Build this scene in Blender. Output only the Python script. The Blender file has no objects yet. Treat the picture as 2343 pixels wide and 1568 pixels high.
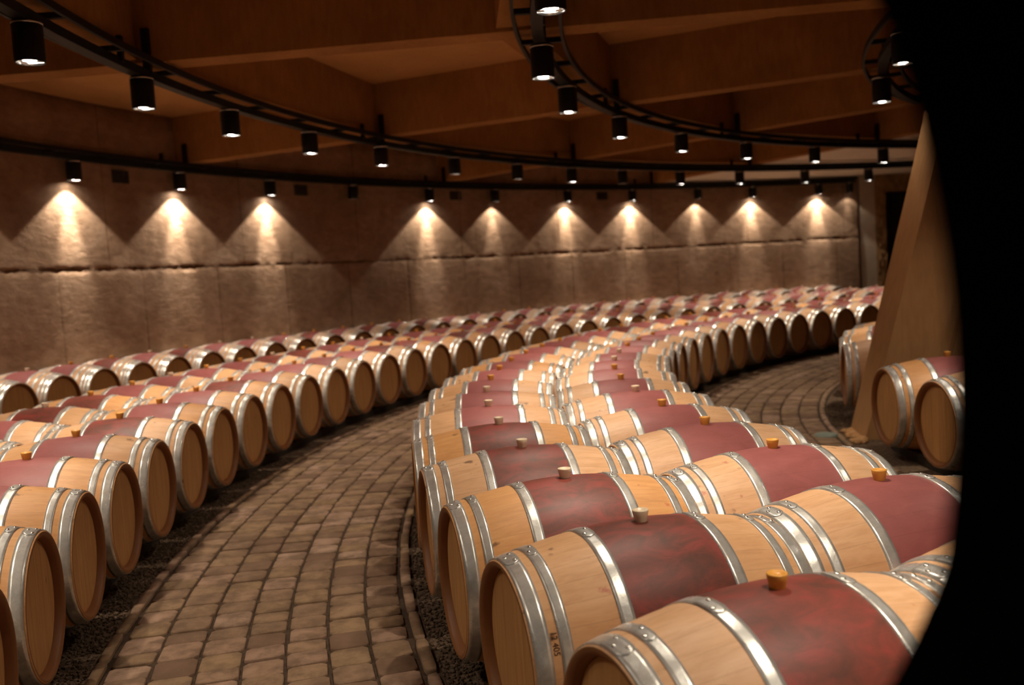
import bpy, bmesh, math, random
from mathutils import Vector, Matrix, noise

random.seed(7)
S = bpy.context.scene
COL = S.collection
PI = math.pi
R = math.radians

# ---------------------------------------------------------------- camera
CAM_H = 1.5517
PITCH = 0.07355
ROLL = -0.06076
fwd = Vector((0, math.cos(PITCH), -math.sin(PITCH)))
up0 = Vector((0, math.sin(PITCH), math.cos(PITCH)))
rt0 = Vector((1, 0, 0))
right = rt0 * math.cos(ROLL) + up0 * math.sin(ROLL)
upv = -rt0 * math.sin(ROLL) + up0 * math.cos(ROLL)
camd = bpy.data.cameras.new('camera')
cam = bpy.data.objects.new('camera', camd)
COL.objects.link(cam)
M = Matrix((right, upv, -fwd)).transposed().to_4x4()
M.translation = Vector((0, 0, CAM_H))
cam.matrix_world = M
camd.sensor_width = 36.0
camd.lens = 2157.98 / 2343 * 36.0
camd.clip_start = 0.02
camd.dof.use_dof = True
camd.dof.focus_distance = 3.6
camd.dof.aperture_fstop = 2.2
S.camera = cam

# ---------------------------------------------------------------- world / exposure
w = bpy.data.worlds.new('world'); S.world = w; w.use_nodes = True
w.node_tree.nodes['Background'].inputs[0].default_value = (0.02, 0.011, 0.005, 1)
w.node_tree.nodes['Background'].inputs[1].default_value = 0.3
S.view_settings.view_transform = 'Standard'
S.view_settings.look = 'None'
S.view_settings.exposure = 0.52
S.view_settings.gamma = 1.0
S.view_settings.use_curve_mapping = False
LAMP_COL = (1.0, 0.86, 0.69)
WALL_COL = (1.0, 0.90, 0.76)
P_WIDE = 112.0      # lamp watts over the barrels, wide part of the beam
P_NARROW = 72.0    # narrow core
P_WALL = 112.0
P_WALLN = 160.0

# hall geometry: everything is laid out on circles round this point
OX, OY = 11.6717, 6.5466
def pol(r, deg, z=0.0):
    a = R(deg)
    return Vector((OX + r * math.cos(a), OY + r * math.sin(a), z))

# ---------------------------------------------------------------- materials
def new_mat(name):
    m = bpy.data.materials.new(name); m.use_nodes = True
    nt = m.node_tree
    return m, nt, nt.nodes['Principled BSDF']
def N(nt, t, **kw):
    n = nt.nodes.new(t)
    for k, v in kw.items(): setattr(n, k, v)
    return n
def L(nt, a, b): nt.links.new(a, b)
def math_n(nt, op, a, b=None, clamp=False):
    n = N(nt, 'ShaderNodeMath', operation=op, use_clamp=clamp)
    for i, v in enumerate((a, b)):
        if v is None: continue
        if isinstance(v, (int, float)): n.inputs[i].default_value = v
        else: L(nt, v, n.inputs[i])
    return n.outputs[0]
def mix_c(nt, f, a, b, mode='MIX'):
    n = N(nt, 'ShaderNodeMix', data_type='RGBA', blend_type=mode)
    for i, v in ((0, f), (6, a), (7, b)):
        if isinstance(v, (int, float)): n.inputs[i].default_value = v
        elif isinstance(v, tuple): n.inputs[i].default_value = v if len(v) == 4 else v + (1,)
        else: L(nt, v, n.inputs[i])
    return n.outputs[2]
def noise_n(nt, vec, scale, detail=4, rough=.55, dist=0.0):
    n = N(nt, 'ShaderNodeTexNoise'); n.inputs['Scale'].default_value = scale
    n.inputs['Detail'].default_value = detail; n.inputs['Roughness'].default_value = rough
    n.inputs['Distortion'].default_value = dist
    if vec is not None: L(nt, vec, n.inputs['Vector'])
    return n.outputs[0]
def mapping(nt, vec, scale=(1, 1, 1), loc=None):
    n = N(nt, 'ShaderNodeMapping'); n.inputs['Scale'].default_value = scale
    L(nt, vec, n.inputs['Vector'])
    if loc is not None: L(nt, loc, n.inputs['Location'])
    return n.outputs[0]
def ramp(nt, f, stops):
    n = N(nt, 'ShaderNodeValToRGB'); L(nt, f, n.inputs[0])
    el = n.color_ramp.elements
    while len(el) < len(stops): el.new(.5)
    for e, (p, c) in zip(el, stops):
        e.position = p; e.color = c if len(c) == 4 else tuple(c) + (1,)
    return n.outputs[0]
def bump(nt, h, strength, dist, bsdf):
    n = N(nt, 'ShaderNodeBump'); n.inputs['Strength'].default_value = strength
    n.inputs['Distance'].default_value = dist
    L(nt, h, n.inputs['Height']); L(nt, n.outputs[0], bsdf.inputs['Normal'])

def oak_staves(name, band=True):
    """Staves along local X; the stain between the bilge hoops is wine-red."""
    m, nt, b = new_mat(name)
    tc = N(nt, 'ShaderNodeTexCoord'); oi = N(nt, 'ShaderNodeObjectInfo')
    sep = N(nt, 'ShaderNodeSeparateXYZ'); L(nt, tc.outputs['Object'], sep.inputs[0])
    rnd = oi.outputs['Random']
    off = N(nt, 'ShaderNodeCombineXYZ')
    for i, k in enumerate((37.0, 53.0, 71.0)): L(nt, math_n(nt, 'MULTIPLY', rnd, k), off.inputs[i])
    ang = math_n(nt, 'ARCTAN2', sep.outputs[1], sep.outputs[2])
    a = math_n(nt, 'MULTIPLY', ang, 30 / (2 * PI))
    fl = math_n(nt, 'FLOOR', a); fr = math_n(nt, 'FRACT', a)
    wn = N(nt, 'ShaderNodeTexWhiteNoise', noise_dimensions='2D')
    cb = N(nt, 'ShaderNodeCombineXYZ'); L(nt, fl, cb.inputs[0]); L(nt, rnd, cb.inputs[1])
    L(nt, cb.outputs[0], wn.inputs['Vector'])
    seam = math_n(nt, 'LESS_THAN', math_n(nt, 'ABSOLUTE', math_n(nt, 'SUBTRACT', fr, .5)), .482)
    gv = mapping(nt, tc.outputs['Object'], (1.5, 14, 14), off.outputs[0])
    grain = noise_n(nt, gv, 3.0, 6, .6, .4)
    c = ramp(nt, grain, [(.25, (.60, .33, .16)), (.55, (.72, .435, .235)), (.8, (.79, .51, .295))])
    csep = N(nt, 'ShaderNodeSeparateColor'); L(nt, oi.outputs['Color'], csep.inputs[0])
    tint = ramp(nt, csep.outputs[1], [(0, (.98, .80, .52)), (.3, (1, .90, .75)), (.6, (1.0, .97, .95)), (1, (1.04, 1.02, 1.02))])
    c = mix_c(nt, 1.0, c, tint, 'MULTIPLY')
    c = mix_c(nt, math_n(nt, 'MULTIPLY', wn.outputs[0], .20), c, (.50, .25, .10))
    # scattered knots and handling marks
    kv = mapping(nt, tc.outputs['Object'], (5, 7, 7), off.outputs[0])
    kn = noise_n(nt, kv, 2.2, 3, .5)
    c = mix_c(nt, ramp(nt, kn, [(.67, (0, 0, 0)), (.73, (.75,) * 3)]), c, (.12, .05, .02))
    sv = noise_n(nt, mapping(nt, tc.outputs['Object'], (3, 3, 3), off.outputs[0]), 3.1, 4, .6)
    c = mix_c(nt, ramp(nt, sv, [(.68, (0, 0, 0)), (.74, (.55,) * 3)]), c, (.45, .045, .045))
    # red wine stain
    rn = noise_n(nt, mapping(nt, tc.outputs['Object'], (3, 5, 5), off.outputs[0]), 2.6, 6, .65, .8)
    old = csep.outputs[0]
    redA = ramp(nt, rn, [(.34, (.115, .036, .022)), (.5, (.185, .042, .027)), (.68, (.29, .046, .034))])
    redB = ramp(nt, rn, [(.3, (.265, .075, .068)), (.7, (.335, .098, .09))])
    red = mix_c(nt, old, redA, redB)
    if band:
        e = math_n(nt, 'ADD', math_n(nt, 'ABSOLUTE', sep.outputs[0]), math_n(nt, 'MULTIPLY', math_n(nt, 'SUBTRACT', sv, .5), .008))
        c = mix_c(nt, math_n(nt, 'LESS_THAN', e, .172), c, red)
    c = mix_c(nt, seam, mix_c(nt, .16, c, (.05, .02, .01)), c)
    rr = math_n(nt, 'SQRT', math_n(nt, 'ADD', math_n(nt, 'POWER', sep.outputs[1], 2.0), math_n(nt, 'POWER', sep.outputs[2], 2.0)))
    endg_shade = math_n(nt, 'LESS_THAN', rr, .2785)
    c = mix_c(nt, endg_shade, c, (.25, .095, .028))  # dark end grain of the chime, with the recess shade put into the brown
    L(nt, c, b.inputs['Base Color'])
    b.inputs['Roughness'].default_value = .5
    b.inputs['Specular IOR Level'].default_value = .35
    bump(nt, math_n(nt, 'ADD', math_n(nt, 'MULTIPLY', grain, .5), seam), .25, .002, b)
    return m

def oak_head(name):
    """Round barrel end made of vertical boards (local Z)."""
    m, nt, b = new_mat(name)
    tc = N(nt, 'ShaderNodeTexCoord'); oi = N(nt, 'ShaderNodeObjectInfo'); rnd = oi.outputs['Random']
    sep = N(nt, 'ShaderNodeSeparateXYZ'); L(nt, tc.outputs['Object'], sep.inputs[0])
    off = N(nt, 'ShaderNodeCombineXYZ')
    for i, k in enumerate((31.0, 57.0, 79.0)): L(nt, math_n(nt, 'MULTIPLY', rnd, k), off.inputs[i])
    a = math_n(nt, 'MULTIPLY', sep.outputs[1], 11.0)
    fl = math_n(nt, 'FLOOR', a); fr = math_n(nt, 'FRACT', a)
    wn = N(nt, 'ShaderNodeTexWhiteNoise', noise_dimensions='2D')
    cb = N(nt, 'ShaderNodeCombineXYZ'); L(nt, fl, cb.inputs[0]); L(nt, rnd, cb.inputs[1])
    L(nt, cb.outputs[0], wn.inputs['Vector'])
    seam = math_n(nt, 'LESS_THAN', math_n(nt, 'ABSOLUTE', math_n(nt, 'SUBTRACT', fr, .5)), .485)
    grain = noise_n(nt, mapping(nt, tc.outputs['Object'], (12, 12, 1.3), off.outputs[0]), 3.0, 6, .6, .3)
    c = ramp(nt, grain, [(.25, (.47, .225, .068)), (.55, (.58, .30, .105)), (.8, (.65, .355, .14))])
    c = mix_c(nt, math_n(nt, 'MULTIPLY', wn.outputs[0], .18), c, (.30, .14, .04))
    kn = noise_n(nt, mapping(nt, tc.outputs['Object'], (6, 6, 4), off.outputs[0]), 2.0, 3, .5)
    c = mix_c(nt, ramp(nt, kn, [(.70, (0, 0, 0)), (.78, (.7,) * 3)]), c, (.13, .05, .02))
    c = mix_c(nt, seam, mix_c(nt, .4, c, (.03, .012, .005)), c)
    L(nt, c, b.inputs['Base Color']); b.inputs['Roughness'].default_value = .6
    b.inputs['Specular IOR Level'].default_value = .3
    bump(nt, math_n(nt, 'ADD', math_n(nt, 'MULTIPLY', grain, .5), seam), .2, .002, b)
    return m

def galvanised(name):
    m, nt, b = new_mat(name)
    tc = N(nt, 'ShaderNodeTexCoord'); oi = N(nt, 'ShaderNodeObjectInfo')
    off = N(nt, 'ShaderNodeCombineXYZ')
    for i, k in enumerate((41.0, 13.0, 67.0)): L(nt, math_n(nt, 'MULTIPLY', oi.outputs['Random'], k), off.inputs[i])
    n1 = noise_n(nt, mapping(nt, tc.outputs['Object'], (1, 1, 1), off.outputs[0]), 14, 5, .6)
    n2 = noise_n(nt, mapping(nt, tc.outputs['Object'], (1, 1, 1), off.outputs[0]), 60, 2, .5)
    c = ramp(nt, n1, [(.3, (.46, .45, .415)), (.65, (.80, .785, .73))])
    L(nt, c, b.inputs['Base Color'])
    b.inputs['Metallic'].default_value = .64
    L(nt, ramp(nt, n1, [(.3, (.37,) * 3), (.7, (.25,) * 3)]), b.inputs['Roughness'])
    bump(nt, math_n(nt, 'ADD', n1, math_n(nt, 'MULTIPLY', n2, .15)), .16, .01, b)
    return m

def plain(name, col, rough=.5, metal=0.0, spec=.5, emit=None, es=0.0):
    m, nt, b = new_mat(name)
    b.inputs['Base Color'].default_value = tuple(col) + (1,)
    b.inputs['Roughness'].default_value = rough; b.inputs['Metallic'].default_value = metal
    b.inputs['Specular IOR Level'].default_value = spec
    if emit:
        b.inputs['Emission Color'].default_value = tuple(emit) + (1,)
        b.inputs['Emission Strength'].default_value = es
    return m

def noisy(name, stops, scale, rough=.85, bs=.4, bd=.02, stretch=(1, 1, 1), detail=8, spec=.3, bump_scale=None):
    m, nt, b = new_mat(name)
    tc = N(nt, 'ShaderNodeTexCoord')
    v = mapping(nt, tc.outputs['Object'], stretch)
    n1 = noise_n(nt, v, scale, detail, .62)
    L(nt, ramp(nt, n1, stops), b.inputs['Base Color'])
    b.inputs['Roughness'].default_value = rough; b.inputs['Specular IOR Level'].default_value = spec
    n2 = noise_n(nt, v, bump_scale or scale * 6, detail, .65)
    bump(nt, math_n(nt, 'ADD', n1, n2), bs, bd, b)
    return m

def wall_mat(name):
    """Rough cast concrete: pitted, blotchy, with stains near joints."""
    m, nt, b = new_mat(name)
    tc = N(nt, 'ShaderNodeTexCoord'); o = tc.outputs['Object']
    big = noise_n(nt, o, 1.1, 6, .6)
    mid = noise_n(nt, mapping(nt, o, (1, 1, 2.0)), 5, 6, .65)
    fine = noise_n(nt, o, 45, 4, .7)
    c = ramp(nt, big, [(.3, (.27, .165, .10)), (.5, (.37, .235, .15)), (.72, (.46, .31, .21))])
    c = mix_c(nt, ramp(nt, mid, [(.35, (.45,) * 3), (.6, (0, 0, 0))]), c, (.17, .095, .05))
    pits = N(nt, 'ShaderNodeTexVoronoi'); pits.inputs['Scale'].default_value = 9
    L(nt, o, pits.inputs['Vector'])
    c = mix_c(nt, ramp(nt, pits.outputs[0], [(.03, (.5,) * 3), (.09, (0, 0, 0))]), c, (.08, .04, .02))
    sep = N(nt, 'ShaderNodeSeparateXYZ'); L(nt, o, sep.inputs[0])
    an = math_n(nt, 'ARCTAN2', math_n(nt, 'SUBTRACT', sep.outputs[1], OY), math_n(nt, 'SUBTRACT', sep.outputs[0], OX))
    an = math_n(nt, 'ADD', math_n(nt, 'MULTIPLY', an, 180 / PI), math_n(nt, 'MULTIPLY', mid, .10))
    def joint(off, step, lo, hi):
        f = math_n(nt, 'ABSOLUTE', math_n(nt, 'SUBTRACT', math_n(nt, 'FRACT', math_n(nt, 'DIVIDE', math_n(nt, 'ADD', an, off), step)), .5))
        j = math_n(nt, 'LESS_THAN', f, .035 / step)
        j = math_n(nt, 'MULTIPLY', j, math_n(nt, 'GREATER_THAN', sep.outputs[2], lo))
        return math_n(nt, 'MULTIPLY', j, math_n(nt, 'LESS_THAN', sep.outputs[2], hi))
    jj = math_n(nt, 'ADD', joint(4.8 * .5 + 360 - 157.4, 4.8, -1, 1.93), joint(8.6 * .5 + 360 - 158.1, 8.6, 1.93, 9))
    crack = math_n(nt, 'ABSOLUTE', math_n(nt, 'SUBTRACT', math_n(nt, 'ADD', sep.outputs[2], math_n(nt, 'MULTIPLY', math_n(nt, 'SUBTRACT', mid, .5), .10)), 1.94))
    cw = math_n(nt, 'MULTIPLY', ramp(nt, noise_n(nt, o, 1.7, 5, .7), [(.38, (.15,) * 3), (.68, (1,) * 3)]), .034)
    crk = math_n(nt, 'MULTIPLY', math_n(nt, 'LESS_THAN', crack, cw), .75)
    c = mix_c(nt, crk, c, (.06, .028, .012))
    jj = math_n(nt, 'MULTIPLY', jj, ramp(nt, big, [(.35, (.9,) * 3), (.6, (.25,) * 3)]))
    c = mix_c(nt, jj, c, (.09, .045, .02))
    L(nt, c, b.inputs['Base Color']); b.inputs['Roughness'].default_value = .95
    b.inputs['Specular IOR Level'].default_value = .1
    h = math_n(nt, 'ADD', math_n(nt, 'MULTIPLY', mid, 1.2), math_n(nt, 'MULTIPLY', fine, .35))
    bump(nt, h, .6, .024, b)
    return m

def board_concrete(name, stops):
    """Board-marked concrete of the ceiling beams."""
    m, nt, b = new_mat(name)
    tc = N(nt, 'ShaderNodeTexCoord'); o = tc.outputs['Object']
    n1 = noise_n(nt, o, 1.6, 6, .6)
    n2 = noise_n(nt, mapping(nt, o, (6, 6, 1.2)), 4, 5, .6)
    c = ramp(nt, math_n(nt, 'ADD', math_n(nt, 'MULTIPLY', n1, .6), math_n(nt, 'MULTIPLY', n2, .4)), stops)
    L(nt, c, b.inputs['Base Color']); b.inputs['Roughness'].default_value = .9
    b.inputs['Specular IOR Level'].default_value = .15
    bump(nt, n2, .25, .01, b)
    return m

def cobble_mat(name):
    m, nt, b = new_mat(name)
    tc = N(nt, 'ShaderNodeTexCoord'); o = tc.outputs['Object']
    at = N(nt, 'ShaderNodeAttribute', attribute_name='stone')
    n1 = noise_n(nt, o, 9, 6, .65); n2 = noise_n(nt, o, 70, 4, .7)
    a = ramp(nt, at.outputs['Fac'], [(0, (.16, .09, .055)), (.3, (.24, .148, .09)), (.65, (.27, .17, .09)), (.85, (.31, .19, .125)), (1, (.34, .22, .15))])
    c = mix_c(nt, ramp(nt, n1, [(.38, (.75,) * 3), (.6, (0, 0, 0))]), a, (.12, .07, .04))
    L(nt, c, b.inputs['Base Color']); b.inputs['Roughness'].default_value = .85
    b.inputs['Specular IOR Level'].default_value = .25
    bump(nt, math_n(nt, 'ADD', n1, math_n(nt, 'MULTIPLY', n2, .3)), .5, .012, b)
    return m

MAT = dict(
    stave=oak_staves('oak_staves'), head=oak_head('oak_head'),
    hoop=galvanised('galvanised_steel'),
    rivet=plain('rivet_steel', (.75, .73, .68), .22, 1.0),
    bung_amber=plain('amber_silicone', (.78, .36, .06), .35),
    bung_pale=plain('pale_silicone', (.82, .66, .46), .35),
    ink=plain('branded_ink', (.07, .028, .012), .8),
    black=plain('black_metal', (.008, .0075, .007), .55, 0.0, .25),
    reflector=plain('reflector', (.8, .8, .78), .18, 1.0),
    glow=plain('lamp_glow', (1, 1, 1), .4, 0, .5, (1, .93, .84), 45.0),
    glow_dim=plain('lamp_glow_dim', (1, 1, 1), .4, 0, .5, (1, .9, .8), 1.6),
    glow_off=plain('lamp_off', (.03, .03, .03), .3),
    wall=wall_mat('rough_concrete_wall'),
    smooth=noisy('smooth_plaster', [(.3, (.52, .42, .31)), (.7, (.62, .51, .39))], 2.5, .9, .15, .01),
    jamb=noisy('rough_stone_jamb', [(.3, (.26, .13, .045)), (.7, (.58, .34, .15))], 5, .9, .9, .06),
    dark=plain('dark_void', (.02, .01, .005), .9),
    beam=board_concrete('beam_concrete', [(.3, (.25, .115, .030)), (.55, (.35, .168, .052)), (.75, (.46, .23, .08))]),
    slab=board_concrete('slab_concrete', [(.3, (.43, .225, .08)), (.55, (.53, .285, .11)), (.75, (.62, .35, .145))]),
    flat=noisy('pale_slab', [(.3, (.80, .74, .64)), (.7, (.86, .80, .70))], 1.2, .9, .15, .01),
    fin=board_concrete('fin_concrete', [(.3, (.37, .19, .075)), (.55, (.47, .255, .11)), (.75, (.55, .32, .15))]),
    gravel=noisy('gravel_bed', [(.35, (.10, .058, .032)), (.55, (.23, .145, .085)), (.75, (.42, .28, .18))], 38, .95, 1.0, .03, detail=6, bump_scale=90),
    joint=noisy('joint_sand', [(.3, (.035, .02, .01)), (.7, (.085, .052, .03))], 30, .95, .6, .01),
    cobble=cobble_mat('cobble_stone'),
    rail=plain('dark_rail', (.03, .02, .012), .7),
    vent=plain('vent_metal', (.05, .035, .025), .6),
    cover=plain('green_grey_cover', (.16, .19, .15), .5),
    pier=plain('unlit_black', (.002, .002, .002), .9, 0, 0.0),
    tagm=plain('silver_strip', (.8, .74, .70), .45, .2),
)

# ---------------------------------------------------------------- helpers
def link_mesh(name, bm, mat, parent=None, smooth=True, loc=None):
    me = bpy.data.meshes.new(name)
    bm.normal_update()
    bm.to_mesh(me); bm.free()
    if smooth:
        for p in me.polygons: p.use_smooth = True
    me.materials.append(mat)
    o = bpy.data.objects.new(name, me); COL.objects.link(o)
    if parent is not None: o.parent = parent
    if loc is not None: o.location = loc
    return o
def tag(o, label, cat, group=None, kind=None):
    o['label'] = label; o['category'] = cat
    if group: o['group'] = group
    if kind: o['kind'] = kind
    return o
def struct(name, bm, mat, parent=None, smooth=False):
    o = link_mesh(name, bm, mat, parent, smooth)
    if parent is None: o['kind'] = 'structure'
    return o
def empty(name, loc, rz=0.0):
    o = bpy.data.objects.new(name, None); COL.objects.link(o)
    o.empty_display_size = .1
    o.location = loc; o.rotation_euler = (0, 0, rz)
    return o
def copy_tree(o, parent=None):
    c = o.copy(); COL.objects.link(c)
    if parent is not None: c.parent = parent
    for ch in list(o.children):
        copy_tree(ch, c)
    return c
def box(bm, lo, hi):
    vs = [bm.verts.new((x, y, z)) for x in (lo[0], hi[0]) for y in (lo[1], hi[1]) for z in (lo[2], hi[2])]
    for f in ((0, 1, 3, 2), (4, 6, 7, 5), (0, 4, 5, 1), (2, 3, 7, 6), (0, 2, 6, 4), (1, 5, 7, 3)):
        bm.faces.new([vs[i] for i in f])
def hexa(bm, low, high):
    """low/high: four points each, in order."""
    a = [bm.verts.new(p) for p in low]; b = [bm.verts.new(p) for p in high]
    bm.faces.new(a[::-1]); bm.faces.new(b)
    for i in range(4):
        j = (i + 1) % 4
        bm.faces.new((a[i], a[j], b[j], b[i]))
def lathe_x(bm, prof, seg=64, a0=0.0, a1=2 * PI, closed=True):
    """Revolve (x, r) profile round local X. a=0 is up (+Z)."""
    rings = []
    n = seg if closed else seg + 1
    for x, r in prof:
        rings.append([bm.verts.new((x, r * math.sin(a0 + (a1 - a0) * i / seg), r * math.cos(a0 + (a1 - a0) * i / seg))) for i in range(n)])
    for k in range(len(prof) - 1):
        for i in range(seg):
            j = (i + 1) % n if closed else i + 1
            bm.faces.new((rings[k][i], rings[k][j], rings[k + 1][j], rings[k + 1][i]))
    return rings
def lathe_z(bm, prof, seg=24):
    rings = [[bm.verts.new((r * math.cos(2 * PI * i / seg), r * math.sin(2 * PI * i / seg), z)) for i in range(seg)] for r, z in prof]
    for k in range(len(prof) - 1):
        for i in range(seg):
            j = (i + 1) % seg
            bm.faces.new((rings[k][i], rings[k][j], rings[k + 1][j], rings[k + 1][i]))
    return rings
def arc_bar(bm, r0, r1, z0, z1, t0, t1, step=1.0, cap=True):
    """A curved bar of rectangular section round the hall centre (world coordinates)."""
    n = max(1, int(round((t1 - t0) / step)))
    prev = None; first = None
    for i in range(n + 1):
        t = t0 + (t1 - t0) * i / n
        q = [bm.verts.new(pol(r, t, z)) for r, z in ((r0, z0), (r1, z0), (r1, z1), (r0, z1))]
        if prev:
            for k in range(4):
                j = (k + 1) % 4
                bm.faces.new((prev[k], prev[j], q[j], q[k]))
        else: first = q
        prev = q
    if cap:
        bm.faces.new(first[::-1]); bm.faces.new(prev)
    bmesh.ops.recalc_face_normals(bm, faces=bm.faces)

# ---------------------------------------------------------------- the hall
R_WALL = 18.31
Z_SLAB = 4.18
DOOR0, DOOR1 = 91.6, 95.4

# floor: one slab of gravel bed
bm = bmesh.new()
ringr = [0.0] + [i * .8 for i in range(1, 24)] + [19.2]
cv = bm.verts.new((OX, OY, 0)); rings = []
for r in ringr[1:]:
    rings.append([bm.verts.new(pol(r, t * 2.5, 0)) for t in range(144)])
for i in range(144): bm.faces.new((cv, rings[0][i], rings[0][(i + 1) % 144]))
for k in range(len(rings) - 1):
    for i in range(144):
        j = (i + 1) % 144
        bm.faces.new((rings[k][i], rings[k + 1][i], rings[k + 1][j], rings[k][j]))
bmesh.ops.recalc_face_normals(bm, faces=bm.faces)
struct('floor', bm, MAT['gravel'])

# cobbled walkways
def stone(bm, lay, r0, r1, t0, t1, z, val):
    """One cushioned cobble between two radii and two angles (degrees)."""
    cr = (r0 + r1) / 2
    gr, gt = .006, math.degrees(.0035 / cr)
    j = lambda s: random.uniform(-s, s)
    tj = math.degrees(.010 / cr)
    A = [(r0 + gr + j(.004), t0 + gt + j(tj)), (r1 - gr + j(.004), t0 + gt + j(tj)),
         (r1 - gr + j(.004), t1 - gt + j(tj)), (r0 + gr + j(.004), t1 - gt + j(tj))]
    c = (sum(a[0] for a in A) / 4, sum(a[1] for a in A) / 4)
    def inset(k): return [(c[0] + (a[0] - c[0]) * k, c[1] + (a[1] - c[1]) * k) for a in A]
    def ringv(pts, zz):
        out = []
        for k in range(4):
            p, q = pts[k], pts[(k + 1) % 4]
            for s in (.12, .5, .88):
                out.append(bm.verts.new(pol(p[0] * (1 - s) + q[0] * s, p[1] * (1 - s) + q[1] * s, zz)))
        return out
    L0 = ringv(A, -.01); L1 = ringv(inset(.985), z * .7); L2 = ringv(inset(.945), z)
    top = bm.verts.new(pol(c[0], c[1], z + .003))
    fs = []
    for a, b in ((L0, L1), (L1, L2)):
        for k in range(12):
            q = (k + 1) % 12
            fs.append(bm.faces.new((a[k], a[q], b[q], b[k])))
    for k in range(12): fs.append(bm.faces.new((L2[k], L2[(k + 1) % 12], top)))
    for f in fs: f[lay] = val
def walkway(name, edges, t0, t1, kerbs):
    bm = bmesh.new(); lay = bm.faces.layers.float.new('stone')
    for k in range(len(edges) - 1):
        t = t0 - random.random()
        while t < t1:
            ln = math.degrees(random.uniform(.13, .19) / edges[k])
            stone(bm, lay, edges[k], edges[k + 1], t, t + ln, .016 + random.uniform(-.004, .004), random.random())
            t += ln
    for r0, r1 in kerbs:
        t = t0
        while t < t1:
            ln = math.degrees(random.uniform(.25, .4) / r0)
            stone(bm, lay, r0, r1, t, t + ln, .022 + random.uniform(-.004, .004), random.uniform(.3, 1))
            t += ln
    bmesh.ops.recalc_face_normals(bm, faces=bm.faces)
    o = struct(name, bm, MAT['cobble'], None, True)
    # sand joints below the stones
    bm = bmesh.new()
    arc_bar(bm, kerbs[0][0] - .01, kerbs[-1][1] + .01, -.02, .004, t0, t1, 2.0)
    struct('floor_joint_sand', bm, MAT['joint'])
    return o
walkway('floor_cobbles_outer', [12.46, 12.63, 12.805, 12.98, 13.155, 13.335, 13.52, 13.70], 108, 222, [(12.39, 12.45), (13.71, 13.77)])
walkway('floor_cobbles_inner', [9.10, 9.28, 9.455, 9.635, 9.81, 9.985, 10.165, 10.34], 108, 205, [(9.03, 9.09), (10.35, 10.41)])

# loose gravel at the edges of the walkways, in view only
bm = bmesh.new()
base = bmesh.new(); bmesh.ops.create_icosphere(base, subdivisions=1, radius=1.0)
bv = [v.co.copy() for v in base.verts]; bf = [[v.index for v in f.verts] for f in base.faces]; base.free()
for r0, r1, t0, t1, n in ((13.78, 13.985, 172, 193, 3600), (12.19, 12.38, 176, 200, 2800), (8.73, 9.02, 160, 168.5, 1200)):
    for _ in range(n):
        s = random.uniform(.005, .011); p = pol(random.uniform(r0, r1), random.uniform(t0, t1), s * .4)
        rot = Matrix.Rotation(random.uniform(0, 6.28), 3, Vector((random.random(), random.random(), random.random() + .01)).normalized())
        sc = Vector((1, random.uniform(.6, 1), random.uniform(.45, .8))) * s
        vs = [bm.verts.new(p + rot @ Vector((v.x * sc.x, v.y * sc.y, v.z * sc.z))) for v in bv]
        for f in bf: bm.faces.new([vs[i] for i in f])
gr = link_mesh('loose_gravel', bm, MAT['gravel'])
tag(gr, 'dark brown loose gravel along the kerbs of the cobbled walkways', 'gravel', kind='stuff')

# curved back wall with one long horizontal pour joint and vertical joints
bm = bmesh.new()
zs = [0, .4, .8, 1.2, 1.5, 1.7, 1.84, 1.88, 1.905, 1.925, 1.945, 1.965, 1.99, 2.03, 2.1, 2.3, 2.6, 3.0, 3.4, 3.8, Z_SLAB]
vj_low = [162.2, 157.4, 152.6, 147.8, 143.0, 138.2, 133.6, 129.5, 123.2, 118.4, 113.6, 108.8, 104.0, 167.0, 171.8, 176.6]
vj_up = [158.1, 149.5, 140.9, 132.3, 123.7, 115.1, 106.5, 166.7, 175.3]
rows = []
t = 97.75; ts = []
while t < 230: ts.append(t); t += .12
for t in ts:
    col = []
    for z in zs:
        d = 0.0
        nz = noise.noise(Vector((t * .9, z * 3, 1.7)))
        if 1.86 < z < 2.0:
            zz = (z - 1.925) / .05
            depth = .016 * math.exp(-zz * zz * 2.2) * (.8 + 1.3 * nz + 1.5 * noise.noise(Vector((t * 2.5, 0, 9))))
            d += max(0, depth)
        d += (.004 if 1.925 < z else 0)       # upper lift stands slightly back
        for v in (vj_low if z < 1.9 else vj_up):
            if abs(t - v) < .06: d += .005
        d += .006 * noise.noise(Vector((t * 2.2, z * 5, 4)))
        dz = .018 * noise.noise(Vector((t * 3.1, 7, 2))) if 1.8 < z < 2.1 else 0
        dz += .02 * noise.noise(Vector((t * .25, 3, 5))) if 1.7 < z < 2.3 else 0
        col.append(bm.verts.new(pol(R_WALL + d, t, z + dz)))
    rows.append(col)
for a, b in zip(rows, rows[1:]):
    for k in range(len(zs) - 1):
        bm.faces.new((a[k], a[k + 1], b[k + 1], b[k]))
bmesh.ops.recalc_face_normals(bm, faces=bm.faces)
o = struct('wall_back', bm, MAT['wall'], None, True)
sol = o.modifiers.new('thickness', 'SOLIDIFY'); sol.thickness = .3; sol.offset = -1
# make sure the thickness grows away from the hall
bm2 = o.data.polygons[0].normal
if (Vector((OX, OY, 2)) - o.data.polygons[0].center).dot(bm2) < 0: sol.offset = 1

# rest of the shell, beyond the frame
bm = bmesh.new(); arc_bar(bm, R_WALL, R_WALL + .3, 0, Z_SLAB, 230, 360 + DOOR0 - .8, 2.0)
struct('wall_rear', bm, MAT['wall'])
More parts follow.
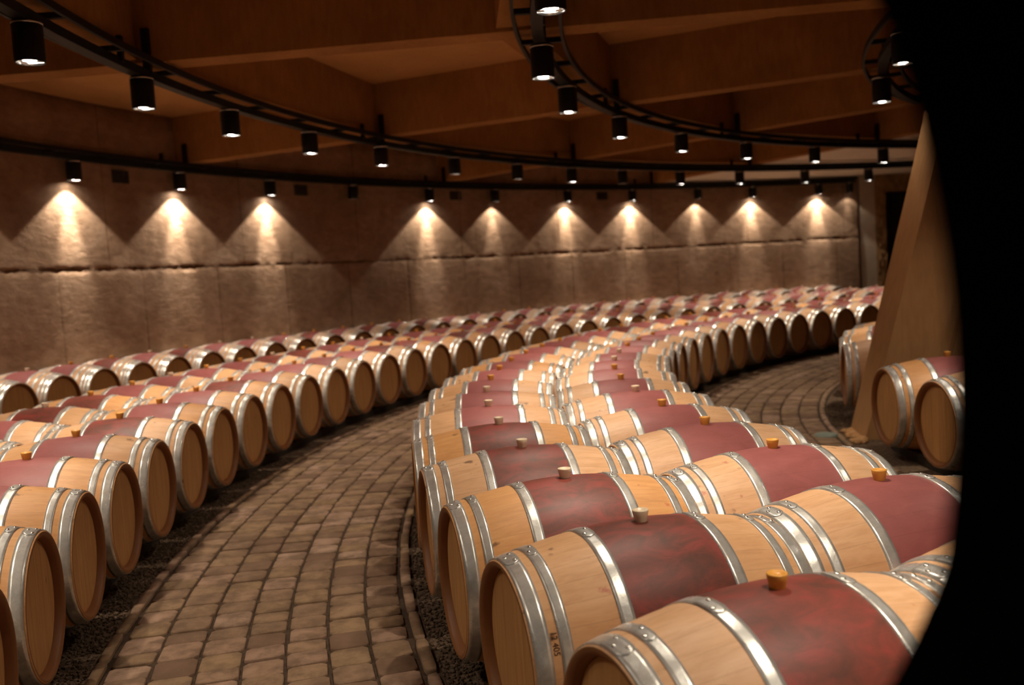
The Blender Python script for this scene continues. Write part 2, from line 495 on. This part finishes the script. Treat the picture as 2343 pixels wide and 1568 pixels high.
# smooth pilaster strip and rough stone door jamb at the far right end
bm = bmesh.new(); arc_bar(bm, R_WALL + .03, R_WALL + .45, 0, Z_SLAB, 96.25, 97.55, .3)
struct('wall_pilaster', bm, MAT['smooth'])
bm = bmesh.new(); arc_bar(bm, R_WALL + .16, R_WALL + .5, 0, Z_SLAB, 97.45, 97.8, .2)
struct('wall_recess', bm, MAT['wall'])
def rough_block(bm, r0, r1, z0, z1, t0, t1, amp):
    nt_, nz_ = max(2, int((t1 - t0) / .08)), max(2, int((z1 - z0) / .06))
    g = [[bm.verts.new(pol(r0 + amp * noise.noise(Vector((i * .5, k * .4, 3))) + amp * .6 * noise.noise(Vector((i * 1.7, k * 1.3, 8))), t0 + (t1 - t0) * i / nt_, z0 + (z1 - z0) * k / nz_)) for k in range(nz_ + 1)] for i in range(nt_ + 1)]
    for i in range(nt_):
        for k in range(nz_): bm.faces.new((g[i][k], g[i][k + 1], g[i + 1][k + 1], g[i + 1][k]))
    arc_bar(bm, r0 + amp * 1.2, r1, z0, z1, t0, t1, .3)
bm = bmesh.new()
rough_block(bm, R_WALL - .02, R_WALL + .6, 0, 3.12, DOOR1, 96.25, .04)
rough_block(bm, R_WALL - .02, R_WALL + .6, 3.08, Z_SLAB, DOOR0 - .8, 96.25, .04)
rough_block(bm, R_WALL - .02, R_WALL + .6, 0, 3.12, DOOR0 - .8, DOOR0, .04)
struct('door_1_surround', bm, MAT['jamb'])
bm = bmesh.new(); arc_bar(bm, R_WALL + .42, R_WALL + .48, 0, 3.08, DOOR0, DOOR1, .5)
dr = struct('door_1', bm, MAT['dark'])
bm = bmesh.new()
p = pol(R_WALL + .40, DOOR1 - .45, 1.05)
box(bm, (p.x - .015, p.y - .03, p.z - .06), (p.x + .015, p.y + .03, p.z + .06))
struct('door_handle', bm, MAT['black'], dr)

# ceiling: slab, radial beams, cross beams, low flat ceiling at the far right
bm = bmesh.new(); arc_bar(bm, .05, R_WALL + .35, Z_SLAB, Z_SLAB + .25, 0, 360, 3.0, cap=False)
struct('ceiling', bm, MAT['slab'])
BEAMS = [116.6, 135.2, 154.75, 174.2, 193.6, 213.0, 232.4]
for t in BEAMS:
    a = R(t); u = Vector((math.cos(a), math.sin(a), 0)); n = Vector((-math.sin(a), math.cos(a), 0))
    c0 = Vector((OX, OY, 0)) + u * 5.6; c1 = Vector((OX, OY, 0)) + u * (R_WALL + .02)
    bm = bmesh.new()
    low, mid, high = [], [], []
    for c, s in ((c0, -1), (c1, -1), (c1, 1), (c0, 1)):
        low.append(c + n * (s * .14 - .175) + Vector((0, 0, 3.49)))
        high.append(c + n * (s * .16 - .18) + Vector((0, 0, Z_SLAB + .02)))
    hexa(bm, low, high)
    bmesh.ops.recalc_face_normals(bm, faces=bm.faces)
    struct('ceiling_beam', bm, MAT['beam'])
for rr, zb in ((14.76, 3.52), (11.43, 3.52), (7.75, 3.52)):
    for ta, tb in zip(BEAMS, BEAMS[1:]):
        bm = bmesh.new()
        ea = math.degrees(.15 / rr)
        P = [pol(rr, ta - ea), pol(rr + .30, ta - ea), pol(rr + .30, tb - 2 * ea), pol(rr, tb - 2 * ea)]
        hexa(bm, [p + Vector((0, 0, zb)) for p in P], [p + Vector((0, 0, Z_SLAB + .02)) for p in P])
        bmesh.ops.recalc_face_normals(bm, faces=bm.faces)
        struct('ceiling_cross_beam', bm, MAT['beam'])
bm = bmesh.new(); arc_bar(bm, 6.0, R_WALL + .02, 3.52, 3.66, 60, 116.0, 2.0)
struct('ceiling_low_slab', bm, MAT['flat'])

# leaning concrete fin on the inner ring
uL, uR = 169.5, 172.6
def fin_ring(z):
    rl = 8.91 - .257 * z; rr_ = 8.885 - .275 * z
    pts = [pol(rl, uL, z), pol(rr_, uR, z)]
    a = R(uR); u = Vector((math.cos(a), math.sin(a), 0)); n = Vector((-math.sin(a), math.cos(a), 0))
    q = pol(rr_, uR, z)
    pts += [q - u * .42, q - u * .42 - n * .05, q - u * .50 - n * .05, q - u * .52, q - u * 1.5]
    a = R(uL); u = Vector((math.cos(a), math.sin(a), 0))
    pts.append(pol(rl, uL, z) - u * 1.5)
    return pts
bm = bmesh.new()
prev = None; first = None
for k in range(9):
    z = 3.48 * k / 8
    r_ = [bm.verts.new(p) for p in fin_ring(z)]
    if prev:
        for i in range(len(r_)):
            j = (i + 1) % len(r_)
            bm.faces.new((prev[i], prev[j], r_[j], r_[i]))
    else: first = r_
    prev = r_
bm.faces.new(first[::-1]); bm.faces.new(prev)
bmesh.ops.recalc_face_normals(bm, faces=bm.faces)
fin = link_mesh('concrete_fin', bm, MAT['fin'], None, False)
tag(fin, 'tall leaning tan concrete fin rising between the barrels at the right', 'pillar')
# ragged mortar at its foot
bm = bmesh.new()
for k in range(60):
    s = random.uniform(.02, .05)
    t = random.uniform(uL + .2, uR + 1.0); rr_ = random.uniform(8.9, 8.97) if random.random() < .7 else random.uniform(8.93, 9.0)
    c = pol(rr_, t, s * .35)
    m = Matrix.Translation(c) @ Matrix.Rotation(random.random() * 6, 4, 'Z') @ Matrix.Diagonal((s, s * .8, s * .6, 1))
    bmesh.ops.create_icosphere(bm, subdivisions=1, radius=1, matrix=m)
o = link_mesh('mortar_crumbs', bm, MAT['fin']); tag(o, 'broken mortar heaped at the foot of the leaning fin', 'rubble', kind='stuff')

# round cover plate set in the cobbles
bm = bmesh.new(); lathe_z(bm, [(.001, .032), (.085, .032), (.095, .028), (.10, .0)], 28)
o = link_mesh('drain_cover', bm, MAT['cover'], None, True, pol(9.16, 171.4, 0))
tag(o, 'small round green-grey metal cover in the cobbles before the leaning fin', 'drain cover')

# dark pier with a rounded edge right beside the camera
bm = bmesh.new()
y0, y1 = .44, .60
prof = []
zc = 1.500
for k in range(-30, 31):
    dz = k * .0115
    prof.append((.2055 - .97 * dz * dz - .016 * dz, zc + dz))
prof = [(prof[0][0], 0.0)] + prof + [(prof[-1][0], Z_SLAB)]
front = [bm.verts.new((x, y0, z)) for x, z in prof]
back = [bm.verts.new((x * y1 / y0 + .02, y1, z)) for x, z in prof]
fr2 = [bm.verts.new((.62, y0 - .22, z)) for x, z in prof]
bk2 = [bm.verts.new((.66, y1 - .18, z)) for x, z in prof]
for i in range(len(prof) - 1):
    bm.faces.new((front[i], front[i + 1], fr2[i + 1], fr2[i]))
    bm.faces.new((front[i], back[i], back[i + 1], front[i + 1]))
    bm.faces.new((back[i], bk2[i], bk2[i + 1], back[i + 1]))
    bm.faces.new((fr2[i], fr2[i + 1], bk2[i + 1], bk2[i]))
bm.faces.new((front[0], fr2[0], bk2[0], back[0])); bm.faces.new((front[-1], back[-1], bk2[-1], fr2[-1]))
bmesh.ops.recalc_face_normals(bm, faces=bm.faces)
o = struct('wall_right', bm, MAT['pier'], None, True)
o['label'] = 'black unlit pier with a curved edge close beside the viewer at the right'

# ---------------------------------------------------------------- barrels
LEN = .472
RB, RH = .348, .2825
def rad(x): return RB - (RB - RH) * (abs(x) / LEN) ** 1.9
ZA = .40   # axis height

def build_staves():
    bm = bmesh.new()
    xs = [-LEN + 2 * LEN * i / 28 for i in range(29)]
    outer = [(x, rad(x)) for x in xs]
    prof = [(-LEN + .045, RH - .030), (-LEN + .012, RH - .026), (-LEN, RH - .014), (-LEN, RH - .003)] + \
           [(-LEN + .003, rad(LEN))] + outer[1:-1] + [(LEN - .003, rad(LEN))] + \
           [(LEN, RH - .003), (LEN, RH - .014), (LEN - .012, RH - .026), (LEN - .045, RH - .030)]
    lathe_x(bm, prof, 72)
    bmesh.ops.recalc_face_normals(bm, faces=bm.faces)
    return bm
def build_head(s):
    bm = bmesh.new()
    x = s * (LEN - .036)
    r1 = [bm.verts.new((x, (RH - .030) * math.sin(2 * PI * i / 48), (RH - .030) * math.cos(2 * PI * i / 48))) for i in range(48)]
    r2 = [bm.verts.new((x + s * .004, (RH - .05) * math.sin(2 * PI * i / 48), (RH - .05) * math.cos(2 * PI * i / 48))) for i in range(48)]
    for i in range(48): bm.faces.new((r1[i], r1[(i + 1) % 48], r2[(i + 1) % 48], r2[i]))
    bm.faces.new(r2)
    bmesh.ops.recalc_face_normals(bm, faces=bm.faces)
    if (bm.faces[:][-1].normal.x * s) < 0: bmesh.ops.reverse_faces(bm, faces=bm.faces)
    return bm
def build_hoop(x0, x1, tw=.30):
    """Steel band following the staves, its riveted overlap plate on top."""
    bm = bmesh.new()
    th = .0035
    n = 4; xs = [x0 + (x1 - x0) * i / n for i in range(n + 1)]
    prof = [(xs[0], rad(xs[0]) - .003)] + [(x, rad(x) + th) for x in xs] + [(xs[-1], rad(xs[-1]) - .003)]
    lathe_x(bm, prof, 72)
    # overlap plate with rounded tongue
    th2 = .0065; cx = (x0 + x1) / 2; hw = (x1 - x0) / 2 * .98
    seg = 14; rows_ = []
    for i in range(seg + 1):
        f = i / seg; a = -tw * .5 + tw * f
        tip = min(1, math.sqrt(max(0, 1 - max(0, (f - .78) / .22) ** 2)) * 1.0) if f > .78 else 1.0
        w_ = max(.08, tip) * hw
        rr_ = [bm.verts.new((cx + w_ * s, (rad(cx + w_ * s) + (th2 if 0 < i < seg else th2)) * math.sin(a), (rad(cx + w_ * s) + th2) * math.cos(a))) for s in (-1, -.4, .4, 1)]
        lo_ = [bm.verts.new((cx + w_ * s, (rad(cx + w_ * s) + th - .001) * math.sin(a), (rad(cx + w_ * s) + th - .001) * math.cos(a))) for s in (-1, 1)]
        rows_.append((rr_, lo_))
    for (a_, la), (b_, lb) in zip(rows_, rows_[1:]):
        for k in range(3): bm.faces.new((a_[k], a_[k + 1], b_[k + 1], b_[k]))
        bm.faces.new((la[0], a_[0], b_[0], lb[0])); bm.faces.new((a_[3], la[1], lb[1], b_[3]))
    a_, la = rows_[-1]; bm.faces.new((a_[0], a_[1], a_[2], a_[3], la[1], la[0]))
    a_, la = rows_[0]; bm.faces.new((la[0], la[1], a_[3], a_[2], a_[1], a_[0]))
    bmesh.ops.recalc_face_normals(bm, faces=bm.faces)
    return bm
def build_rivet(x, a):
    bm = bmesh.new()
    m = Matrix.Rotation(-a, 4, 'X') @ Matrix.Translation((x, 0, rad(x) + .0055)) @ Matrix.Diagonal((1, 1, .6, 1))
    bmesh.ops.create_uvsphere(bm, u_segments=10, v_segments=6, radius=.0075, matrix=m)
    return bm
def build_bung():
    bm = bmesh.new()
    z0 = RB
    rings = lathe_z(bm, [(.018, z0 - .012), (.021, z0 + .006), (.0235, z0 + .018), (.0265, z0 + .034), (.0255, z0 + .0365), (.019, z0 + .0365), (.017, z0 + .033), (.001, z0 + .032)], 28)
    bmesh.ops.recalc_face_normals(bm, faces=bm.faces)
    return bm

def make_barrel(kind):
    t = empty('wine_barrel', (0, 0, 0))
    def part(name, bm, mat, par=None):
        o = link_mesh(name, bm, mat, par or t, True)
        if par is None: o.location = (0, 0, ZA)
        return o
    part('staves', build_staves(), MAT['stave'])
    for s in (-1, 1): part('head', build_head(s), MAT['head'])
    spec = ([(.170, .212, 2), (.358, .392, 2), (.418, .466, 3)] if kind == 'six'
            else [(.176, .206, 2), (.262, .290, 2), (.345, .372, 2), (.392, .418, 2), (.428, .464, 3)])
    for s in (-1, 1):
        for a, b, nr in spec:
            x0, x1 = (a, b) if s > 0 else (-b, -a)
            h = part('hoop', build_hoop(x0, x1, .34 if nr == 3 else .28), MAT['hoop'])
            if kind == 'six':
                cx = (x0 + x1) / 2; w_ = (x1 - x0)
                angs = (-.07, .06) if nr == 2 else (-.10, -.01, .10)
                for k, an in enumerate(angs):
                    dx = (.22 if k % 2 else -.22) * w_
                    part('rivet', build_rivet(cx + dx, an), MAT['rivet'], h)
    part('bung', build_bung(), MAT['bung_amber'])
    return t

ORD = ['first', 'second', 'third', 'fourth', 'fifth', 'sixth', 'seventh', 'eighth', 'ninth', 'tenth', 'eleventh', 'twelfth',
       'thirteenth', 'fourteenth', 'fifteenth', 'sixteenth', 'seventeenth', 'eighteenth', 'nineteenth', 'twentieth',
       'twenty-first', 'twenty-second', 'twenty-third', 'twenty-fourth', 'twenty-fifth', 'twenty-sixth', 'twenty-seventh',
       'twenty-eighth', 'twenty-ninth', 'thirtieth', 'thirty-first', 'thirty-second', 'thirty-third', 'thirty-fourth', 'thirty-fifth', 'thirty-sixth', 'thirty-seventh', 'thirty-eighth']
proto6 = make_barrel('six'); proto10 = make_barrel('ten')
used = {'six': False, 'ten': False}
PALE = set()
def put_barrel(kind, r, deg, label, group, pale=False, dz=0.0, dr=0.0, look=None):
    src = proto6 if kind == 'six' else proto10
    if used[kind]: o = copy_tree(src)
    else: o = src; used[kind] = True
    o.location = pol(r + dr, deg, dz)
    o.rotation_euler = (0, 0, R(deg + random.uniform(-.35, .35)))
    tag(o, label, 'barrel', group)
    for c in o.children:
        if c.name.startswith('bung'):
            c.data = BUNG[pale]
        if c.name.startswith('staves'):
            a, b_ = look or (1.0 if random.random() < .6 else 0.0, random.random())
            c.color = (a, b_, 0, 1)
    return o
def project(p):
    v = p - Vector((0, 0, CAM_H)); d = v.dot(fwd)
    if d < .1: return None
    return (1171.5 + 2157.98 * v.dot(right) / d, 784 - 2157.98 * v.dot(upv) / d, d)
BUNG = {}
BUNG[False] = [c for c in proto6.children if c.name.startswith('bung')][0].data
BUNG[True] = BUNG[False].copy(); BUNG[True].materials[0] = MAT['bung_pale']

# radial slides read from the photo for the nearest barrels of the two inner rows
def row(kind, r, t0, dt, i0, i1, where, near, group, dz=0.0, pales=(), drs={}, looks=None):
    vis = 0
    for i in range(i0, i1 + 1):
        deg = math.degrees(t0 + dt * i)
        if deg < 99.5: break
        seen = False
        for rr_ in (r - .45, r, r + .45):
            for da in (-1.2, 0, 1.2):
                for z in (.1, .7):
                    q = project(pol(rr_, deg + da, z))
                    if q and -10 < q[0] < 2160 and -10 < q[1] < 1585: seen = True
        if not seen: continue
        vis += 1
        lab = '%s oak barrel %s' % (ORD[vis - 1], where)
        put_barrel(kind, r, deg, lab, group, pale=(i in pales) or (i > 11 and random.random() < .35), dz=dz, dr=drs.get(i, 0.0), look=looks.get(i) if looks else None)
row('six', 11.866, 3.5121, -.060508, -1, 40, 'from the near end of the outer row of the central double row', '', 'barrels of the outer central row', pales=(1, 2, 3, 4, 5, 6), looks=dict(zip(range(12), ((0, .75), (0, .45), (0, .08), (0, .9), (0, .0), (1, .5), (1, .5), (1, .4), (1, .6), (1, .05), (1, .3), (1, .8)))))
row('six', 10.911, 3.4462, -.063955, -1, 40, 'from the near end of the inner row of the central double row', '', 'barrels of the inner central row', pales=(4, 7, 8), looks={k: (1, .55 + .4 * math.sin(k * 2.3) ** 2) for k in range(14)})
row('six', 14.305, 3.26374, -.049756, -4, 40, 'from the near left end of the row facing the cobbled walkway', '', 'barrels of the left row facing the walkway')
row('six', 15.253, 3.10348, -.045304, -3, 40, 'from the left edge in the row behind the left walkway row', '', 'barrels of the row behind the left one', pales=(0, 3, 6, 9))
row('ten', 17.818, 2.89615, -.040139, -2, 40, 'from the left edge in the farthest row, along the curved wall', '', 'barrels of the row along the wall', dz=.012, pales=(0, 3, 5, 6))
C = 8.36
for k, t in enumerate((165.2, 159.9, 154.6, 149.3)):
    put_barrel('six', C + .04, t, ('oak barrel seen from its hooped left end just left of the leaning fin' if k == 0 else
        '%s oak barrel farther round the inner ring, behind the one left of the fin' % ORD[k - 1]), 'barrels of the inner ring beyond the fin')
for k, t in enumerate((177.7, 182.9)):
    put_barrel('six', C + .13, t, ('oak barrel facing the viewer right of the leaning fin', 'shaded oak barrel half hidden by the black pier edge')[k], 'barrels of the inner ring right of the fin')

# curved timber rails the barrels rest on
def rails(r, t0, t1, dz, where):
    bm = bmesh.new()
    x = .27
    zt = ZA - rad(x) + dz
    for s in (-1, 1): arc_bar(bm, r + s * x - .035, r + s * x + .035, 0, zt - .001, t0, t1, 1.5)
    o = link_mesh('barrel_rails', bm, MAT['rail'], None, False)
    tag(o, 'pair of low dark curved rails carrying %s' % where, 'rack')
rails(11.866, 98, 206, 0, 'the outer central row of barrels')
rails(10.911, 98, 202.5, 0, 'the inner central row of barrels')
rails(14.305, 98, 200, 0, 'the left row of barrels beside the walkway')
rails(15.253, 98, 187, 0, 'the second row of barrels left of the walkway')
rails(17.818, 98, 172, .012, 'the barrels along the curved wall')
rails(C, 147.5, 167.2, 0, 'the inner-ring barrels left of the fin')
rails(C + .13, 175.2, 185.4, 0, 'the inner-ring barrels right of the fin')

# branded number on the stave gap of two near barrels
def stamp(barrel, txt, x, a, size, nm='stamped_number', xa=None):
    cu = bpy.data.curves.new(nm, 'FONT'); cu.body = txt; cu.size = size; cu.extrude = .0004
    cu.align_x = 'CENTER'; cu.align_y = 'CENTER'
    tmp = bpy.data.objects.new(nm, cu); COL.objects.link(tmp)
    dg = bpy.context.evaluated_depsgraph_get()
    me = bpy.data.meshes.new_from_object(tmp.evaluated_get(dg))
    bpy.data.objects.remove(tmp); bpy.data.curves.remove(cu)
    me.name = nm
    # wrap: text x -> round the barrel, text y -> along the barrel
    for v in me.vertices:
        tx, ty, tz = v.co
        X = x - ty; rr_ = rad(X) + .0008 + tz; A = a + tx / rr_
        v.co = (X, -rr_ * math.sin(A) * -1, rr_ * math.cos(A))
    me.materials.clear(); me.materials.append(MAT['ink'])
    o = bpy.data.objects.new(nm, me); COL.objects.link(o); o.parent = barrel; o.location = (0, 0, ZA)
    return o
barrels = [o for o in COL.objects if o.parent is None and o.name.startswith('wine_barrel')]
def find(text): return [b for b in barrels if b['label'].startswith(text)][0]
nb = find('second oak barrel from the near end of the outer row')
stamp(nb, '12 405', .405, R(73), .024)
bm = bmesh.new()
g = [[bm.verts.new((x, (rad(x) + .0052) * math.sin(R(a)), (rad(x) + .0052) * math.cos(R(a)))) for x in (.449, .459)] for a in (78, 81, 84, 87, 90, 93)]
lo = [[bm.verts.new((x, (rad(x) + .0030) * math.sin(R(a)), (rad(x) + .0030) * math.cos(R(a)))) for x in (.449, .459)] for a in (78, 81, 84, 87, 90, 93)]
for i in range(5):
    bm.faces.new((g[i][0], g[i][1], g[i + 1][1], g[i + 1][0]))
    for k in (0, 1): bm.faces.new((g[i][k], g[i + 1][k], lo[i + 1][k], lo[i][k]))
bmesh.ops.recalc_face_normals(bm, faces=bm.faces)
o = link_mesh('sticker_strip', bm, MAT['tagm'], nb); o.location = (0, 0, ZA); o['label'] = 'pale strip stuck on the end hoop'
nb2 = find('third oak barrel from the near end of the outer row')
stamp(nb2, '12 405', .405, R(66), .024)

# ---------------------------------------------------------------- lighting tracks
Z_T = 3.38
def track(r, t0, t1, label, stubs=True):
    e = empty('lighting_track', pol(r, (t0 + t1) / 2, Z_T))
    loc = e.location.copy(); SR = .175 if r < 18 else .15
    def part(name, bm):
        for v in bm.verts: v.co -= loc
        o = link_mesh(name, bm, MAT['black'], e, False); return o
    bm = bmesh.new(); arc_bar(bm, r - .045, r + .045, Z_T - .035, Z_T + .035, t0, t1, 1.0); part('power_rail', bm)
    for s in (-1, 1):
        bm = bmesh.new(); arc_bar(bm, r + s * SR - .012, r + s * SR + .012, Z_T + .03, Z_T + .085, t0, t1, 1.0); part('side_rail', bm)
    st = math.degrees(.92 / r); t = t0 + .3
    while t < t1:
        bm = bmesh.new(); wdt = math.degrees(.02 / r)
        arc_bar(bm, r - SR, r + SR, Z_T + .03, Z_T + .07, t - wdt, t + wdt, 5); part('cross_rung', bm)
        t += st
    for tb in BEAMS:
        off = math.degrees(.0 / r)
        if t0 < tb < t1:
            bm = bmesh.new(); wdt = math.degrees(.022 / r)
            arc_bar(bm, r - .05, r + .01, Z_T, 3.76, tb + off - wdt, tb + off + wdt, 5); part('hanger', bm)
        if stubs and t0 < tb + 2 < t1:
            bm = bmesh.new(); wdt = math.degrees(.022 / r); tt = tb + math.degrees(.50 / r)
            arc_bar(bm, r - .06, r - .02, Z_T, 3.58, tt - wdt, tt + wdt, 5); part('connector', bm)
    tag(e, label, 'lighting track')
    return e
track(18.13, 98.3, 200, 'black curved lighting track hugging the rough concrete wall')
track(14.66, 94, 212, 'black curved ladder track over the left double row of barrels')
track(11.36, 94, 215, 'black curved ladder track over the central double row, reaching overhead')
track(8.38, 140, 200, 'short black track over the inner ring beside the leaning fin', False)

# lamps
def make_lamp(kind):
    t = empty('spot_lamp', (0, 0, 0))
    bm = bmesh.new()
    lathe_z(bm, [(.001, .262), (.088, .262), (.094, .256), (.094, .006), (.091, 0), (.084, 0), (.082, .03), (.07, .06)], 32)
    bmesh.ops.recalc_face_normals(bm, faces=bm.faces)
    link_mesh('housing', bm, MAT['black'], t)
    bm = bmesh.new(); lathe_z(bm, [(.094, .250), (.0965, .249), (.0965, .240), (.094, .239)], 32)
    link_mesh('trim_ring', bm, MAT['reflector'], t)
    bm = bmesh.new(); lathe_z(bm, [(.083, .002), (.079, .012), (.058, .038), (.03, .05)], 32)
    link_mesh('reflector', bm, MAT['reflector'], t)
    bm = bmesh.new()
    for s in (-.03, .03): box(bm, (-.08, s - .002, .001), (.08, s + .002, .005))
    link_mesh('louvre', bm, MAT['reflector'], t)
    bm = bmesh.new()
    lathe_z(bm, [(.001, .0075), (.025, .009), (.044, .016), (.05, .03), (.048, .045)], 24)
    bmesh.ops.recalc_face_normals(bm, faces=bm.faces)
    link_mesh('bulb', bm, MAT[kind], t)
    bm = bmesh.new(); box(bm, (-.02, -.02, .255), (.02, .02, .262 + .02))
    link_mesh('bracket', bm, MAT['black'], t)
    return t
lamp_src = {}
def spot(name, parent, loc, energy, size, blend, rx=0.0, ry=0.0, rad_=.045):
    l = bpy.data.lights.new(name, 'SPOT'); l.energy = energy; l.color = WALL_COL if size in (106, 37) else LAMP_COL
    l.spot_size = R(size); l.spot_blend = blend; l.shadow_soft_size = rad_
    o = bpy.data.objects.new(name, l); COL.objects.link(o); o.parent = parent; o.location = loc
    o.rotation_euler = (rx, ry, 0)
    return o
def put_lamp(r, deg, kind, label, group, wide, narrow, tilt=0.0, wsize=108, wblend=.75, nsize=48, zb=3.105):
    if kind not in lamp_src: o = lamp_src[kind] = make_lamp(kind)
    else:
        src = lamp_src[kind]; o = src.copy(); COL.objects.link(o)
        for ch in src.children:
            if ch.type == 'LIGHT': continue
            c = ch.copy(); COL.objects.link(c); c.parent = o
    o.location = pol(r, deg, zb - .02); o.rotation_euler = (0, 0, R(deg))
    tag(o, label, 'lamp', group)
    o['wide'] = wide; o['narrow'] = narrow
    LAMPS.append((o, wide, narrow, tilt, wsize, wblend, nsize))
LAMPS = []
# over the wall
wall_l = [(173.7, 1), (167.4, 1), (161.3, 1), (155.05, 1), (148.9, .9), (142.6, 0), (136.35, .95), (130.7, .35), (124.2, .8), (118.3, .9), (112.3, .38), (107.3, .9), (101.4, 1.0), (98.7, .07)]
vis = 0
for t, p in wall_l:
    if t < 165: vis += 1
    kind = 'glow' if p > .4 else ('glow_dim' if p > 0 else 'glow_off')
    st = {'glow': 'lit', 'glow_dim': 'dimly glowing', 'glow_off': 'unlit'}[kind]
    lab = '%s black cylinder spot, %s from the left on the wall track' % (st, ORD[vis - 1]) if t < 165 else '%s black cylinder spot on the wall track, off left of the frame' % st
    put_lamp(18.16, t, kind, lab, 'spots on the wall track', P_WALL * p, P_WALLN * p, -R(12), 106, .14, 37)
vis = 0
for t, p in [(208.5, 1), (201.7, 1), (194.9, 1), (188.1, 1), (181.36, 1), (174.55, 1), (168.12, 1), (161.44, 1), (154.84, .8), (147.6, .35), (141.12, .3), (135.4, .8), (130.0, 0), (123.88, .8), (117.65, .8), (110.94, .8), (104.6, .8)]:
    if t < 185: vis += 1
    kind = 'glow' if p > .4 else ('glow_dim' if p > 0 else 'glow_off')
    st = {'glow': 'lit', 'glow_dim': 'dimly glowing', 'glow_off': 'unlit'}[kind]
    lab = '%s black cylinder spot, %s from the left on the middle ladder track' % (st, ORD[vis - 1]) if t < 185 else '%s black cylinder spot on the middle ladder track, out of frame' % st
    put_lamp(14.66, t, kind, lab, 'spots on the middle track', P_WIDE * p, P_NARROW * p)
vis = 0
for t, p in [(214, 1), (204.0, 1), (194.3, 1), (184.09, 1), (174.28, 1), (165.32, 1), (154.28, 1), (143.77, 1), (134.0, .9), (124.6, .9), (115.9, .9)]:
    if t < 186: vis += 1
    kind = 'glow'
    lab = 'lit black cylinder spot, %s from the top along the track curving overhead' % ORD[vis - 1] if t < 186 else 'lit black cylinder spot on the overhead track, out of frame'
    put_lamp(11.35, t, kind, lab, 'spots on the overhead track', P_WIDE * p, P_NARROW * p)
for k, (t, p) in enumerate([(156.0, 1), (170.2, 1), (184.0, 1), (196.0, 1)]):
    lab = ['lower lit spot at the edge of the black pier, upper right', 'upper lit spot at the edge of the black pier, upper right',
           'lit spot of the inner track hidden behind the black pier', 'last spot of the inner track hidden behind the black pier'][k]
    put_lamp(8.40, t, 'glow', lab, 'spots on the inner track', P_WIDE * p * (.06 if k == 1 else .9), P_NARROW * p * (.1 if k == 1 else 1))
for o, wide, narrow, tilt, ws, wb, ns in LAMPS:
    del o['wide']; del o['narrow']
    if wide > 0:
        spot('wide_beam', o, (0, 0, .003), wide, ws, wb, 0, 0)
        spot('narrow_beam', o, (0, 0, .001), narrow, ns, .85, 0, tilt)

# ventilation grilles high on the wall
vk = 0
for px, deg in ((285, 158.2), (705, 146.2), (1055, 133.75), (1378, 120.75)):
    e = empty('vent_grille', pol(R_WALL - .002, deg, 3.22), R(deg))
    bm = bmesh.new()
    for lo, hi in (((-.015, -.15, -.09), (.01, .15, -.075)), ((-.015, -.15, .075), (.01, .15, .09)), ((-.015, -.15, -.09), (.01, -.135, .09)), ((-.015, .135, -.09), (.01, .15, .09))): box(bm, lo, hi)
    link_mesh('frame', bm, MAT['vent'], e, False)
    bm = bmesh.new()
    for k in range(6): box(bm, (-.008, -.137, -.07 + k * .024), (.006, .137, -.058 + k * .024))
    link_mesh('slats', bm, MAT['vent'], e, False)
    bm = bmesh.new(); box(bm, (.004, -.137, -.077), (.009, .137, .077)); link_mesh('backing', bm, MAT['dark'], e, False)
    tag(e, 'small dark vent grille high on the wall, %s from the left' % ORD[vk], 'vent', 'vents in the curved wall'); vk += 1
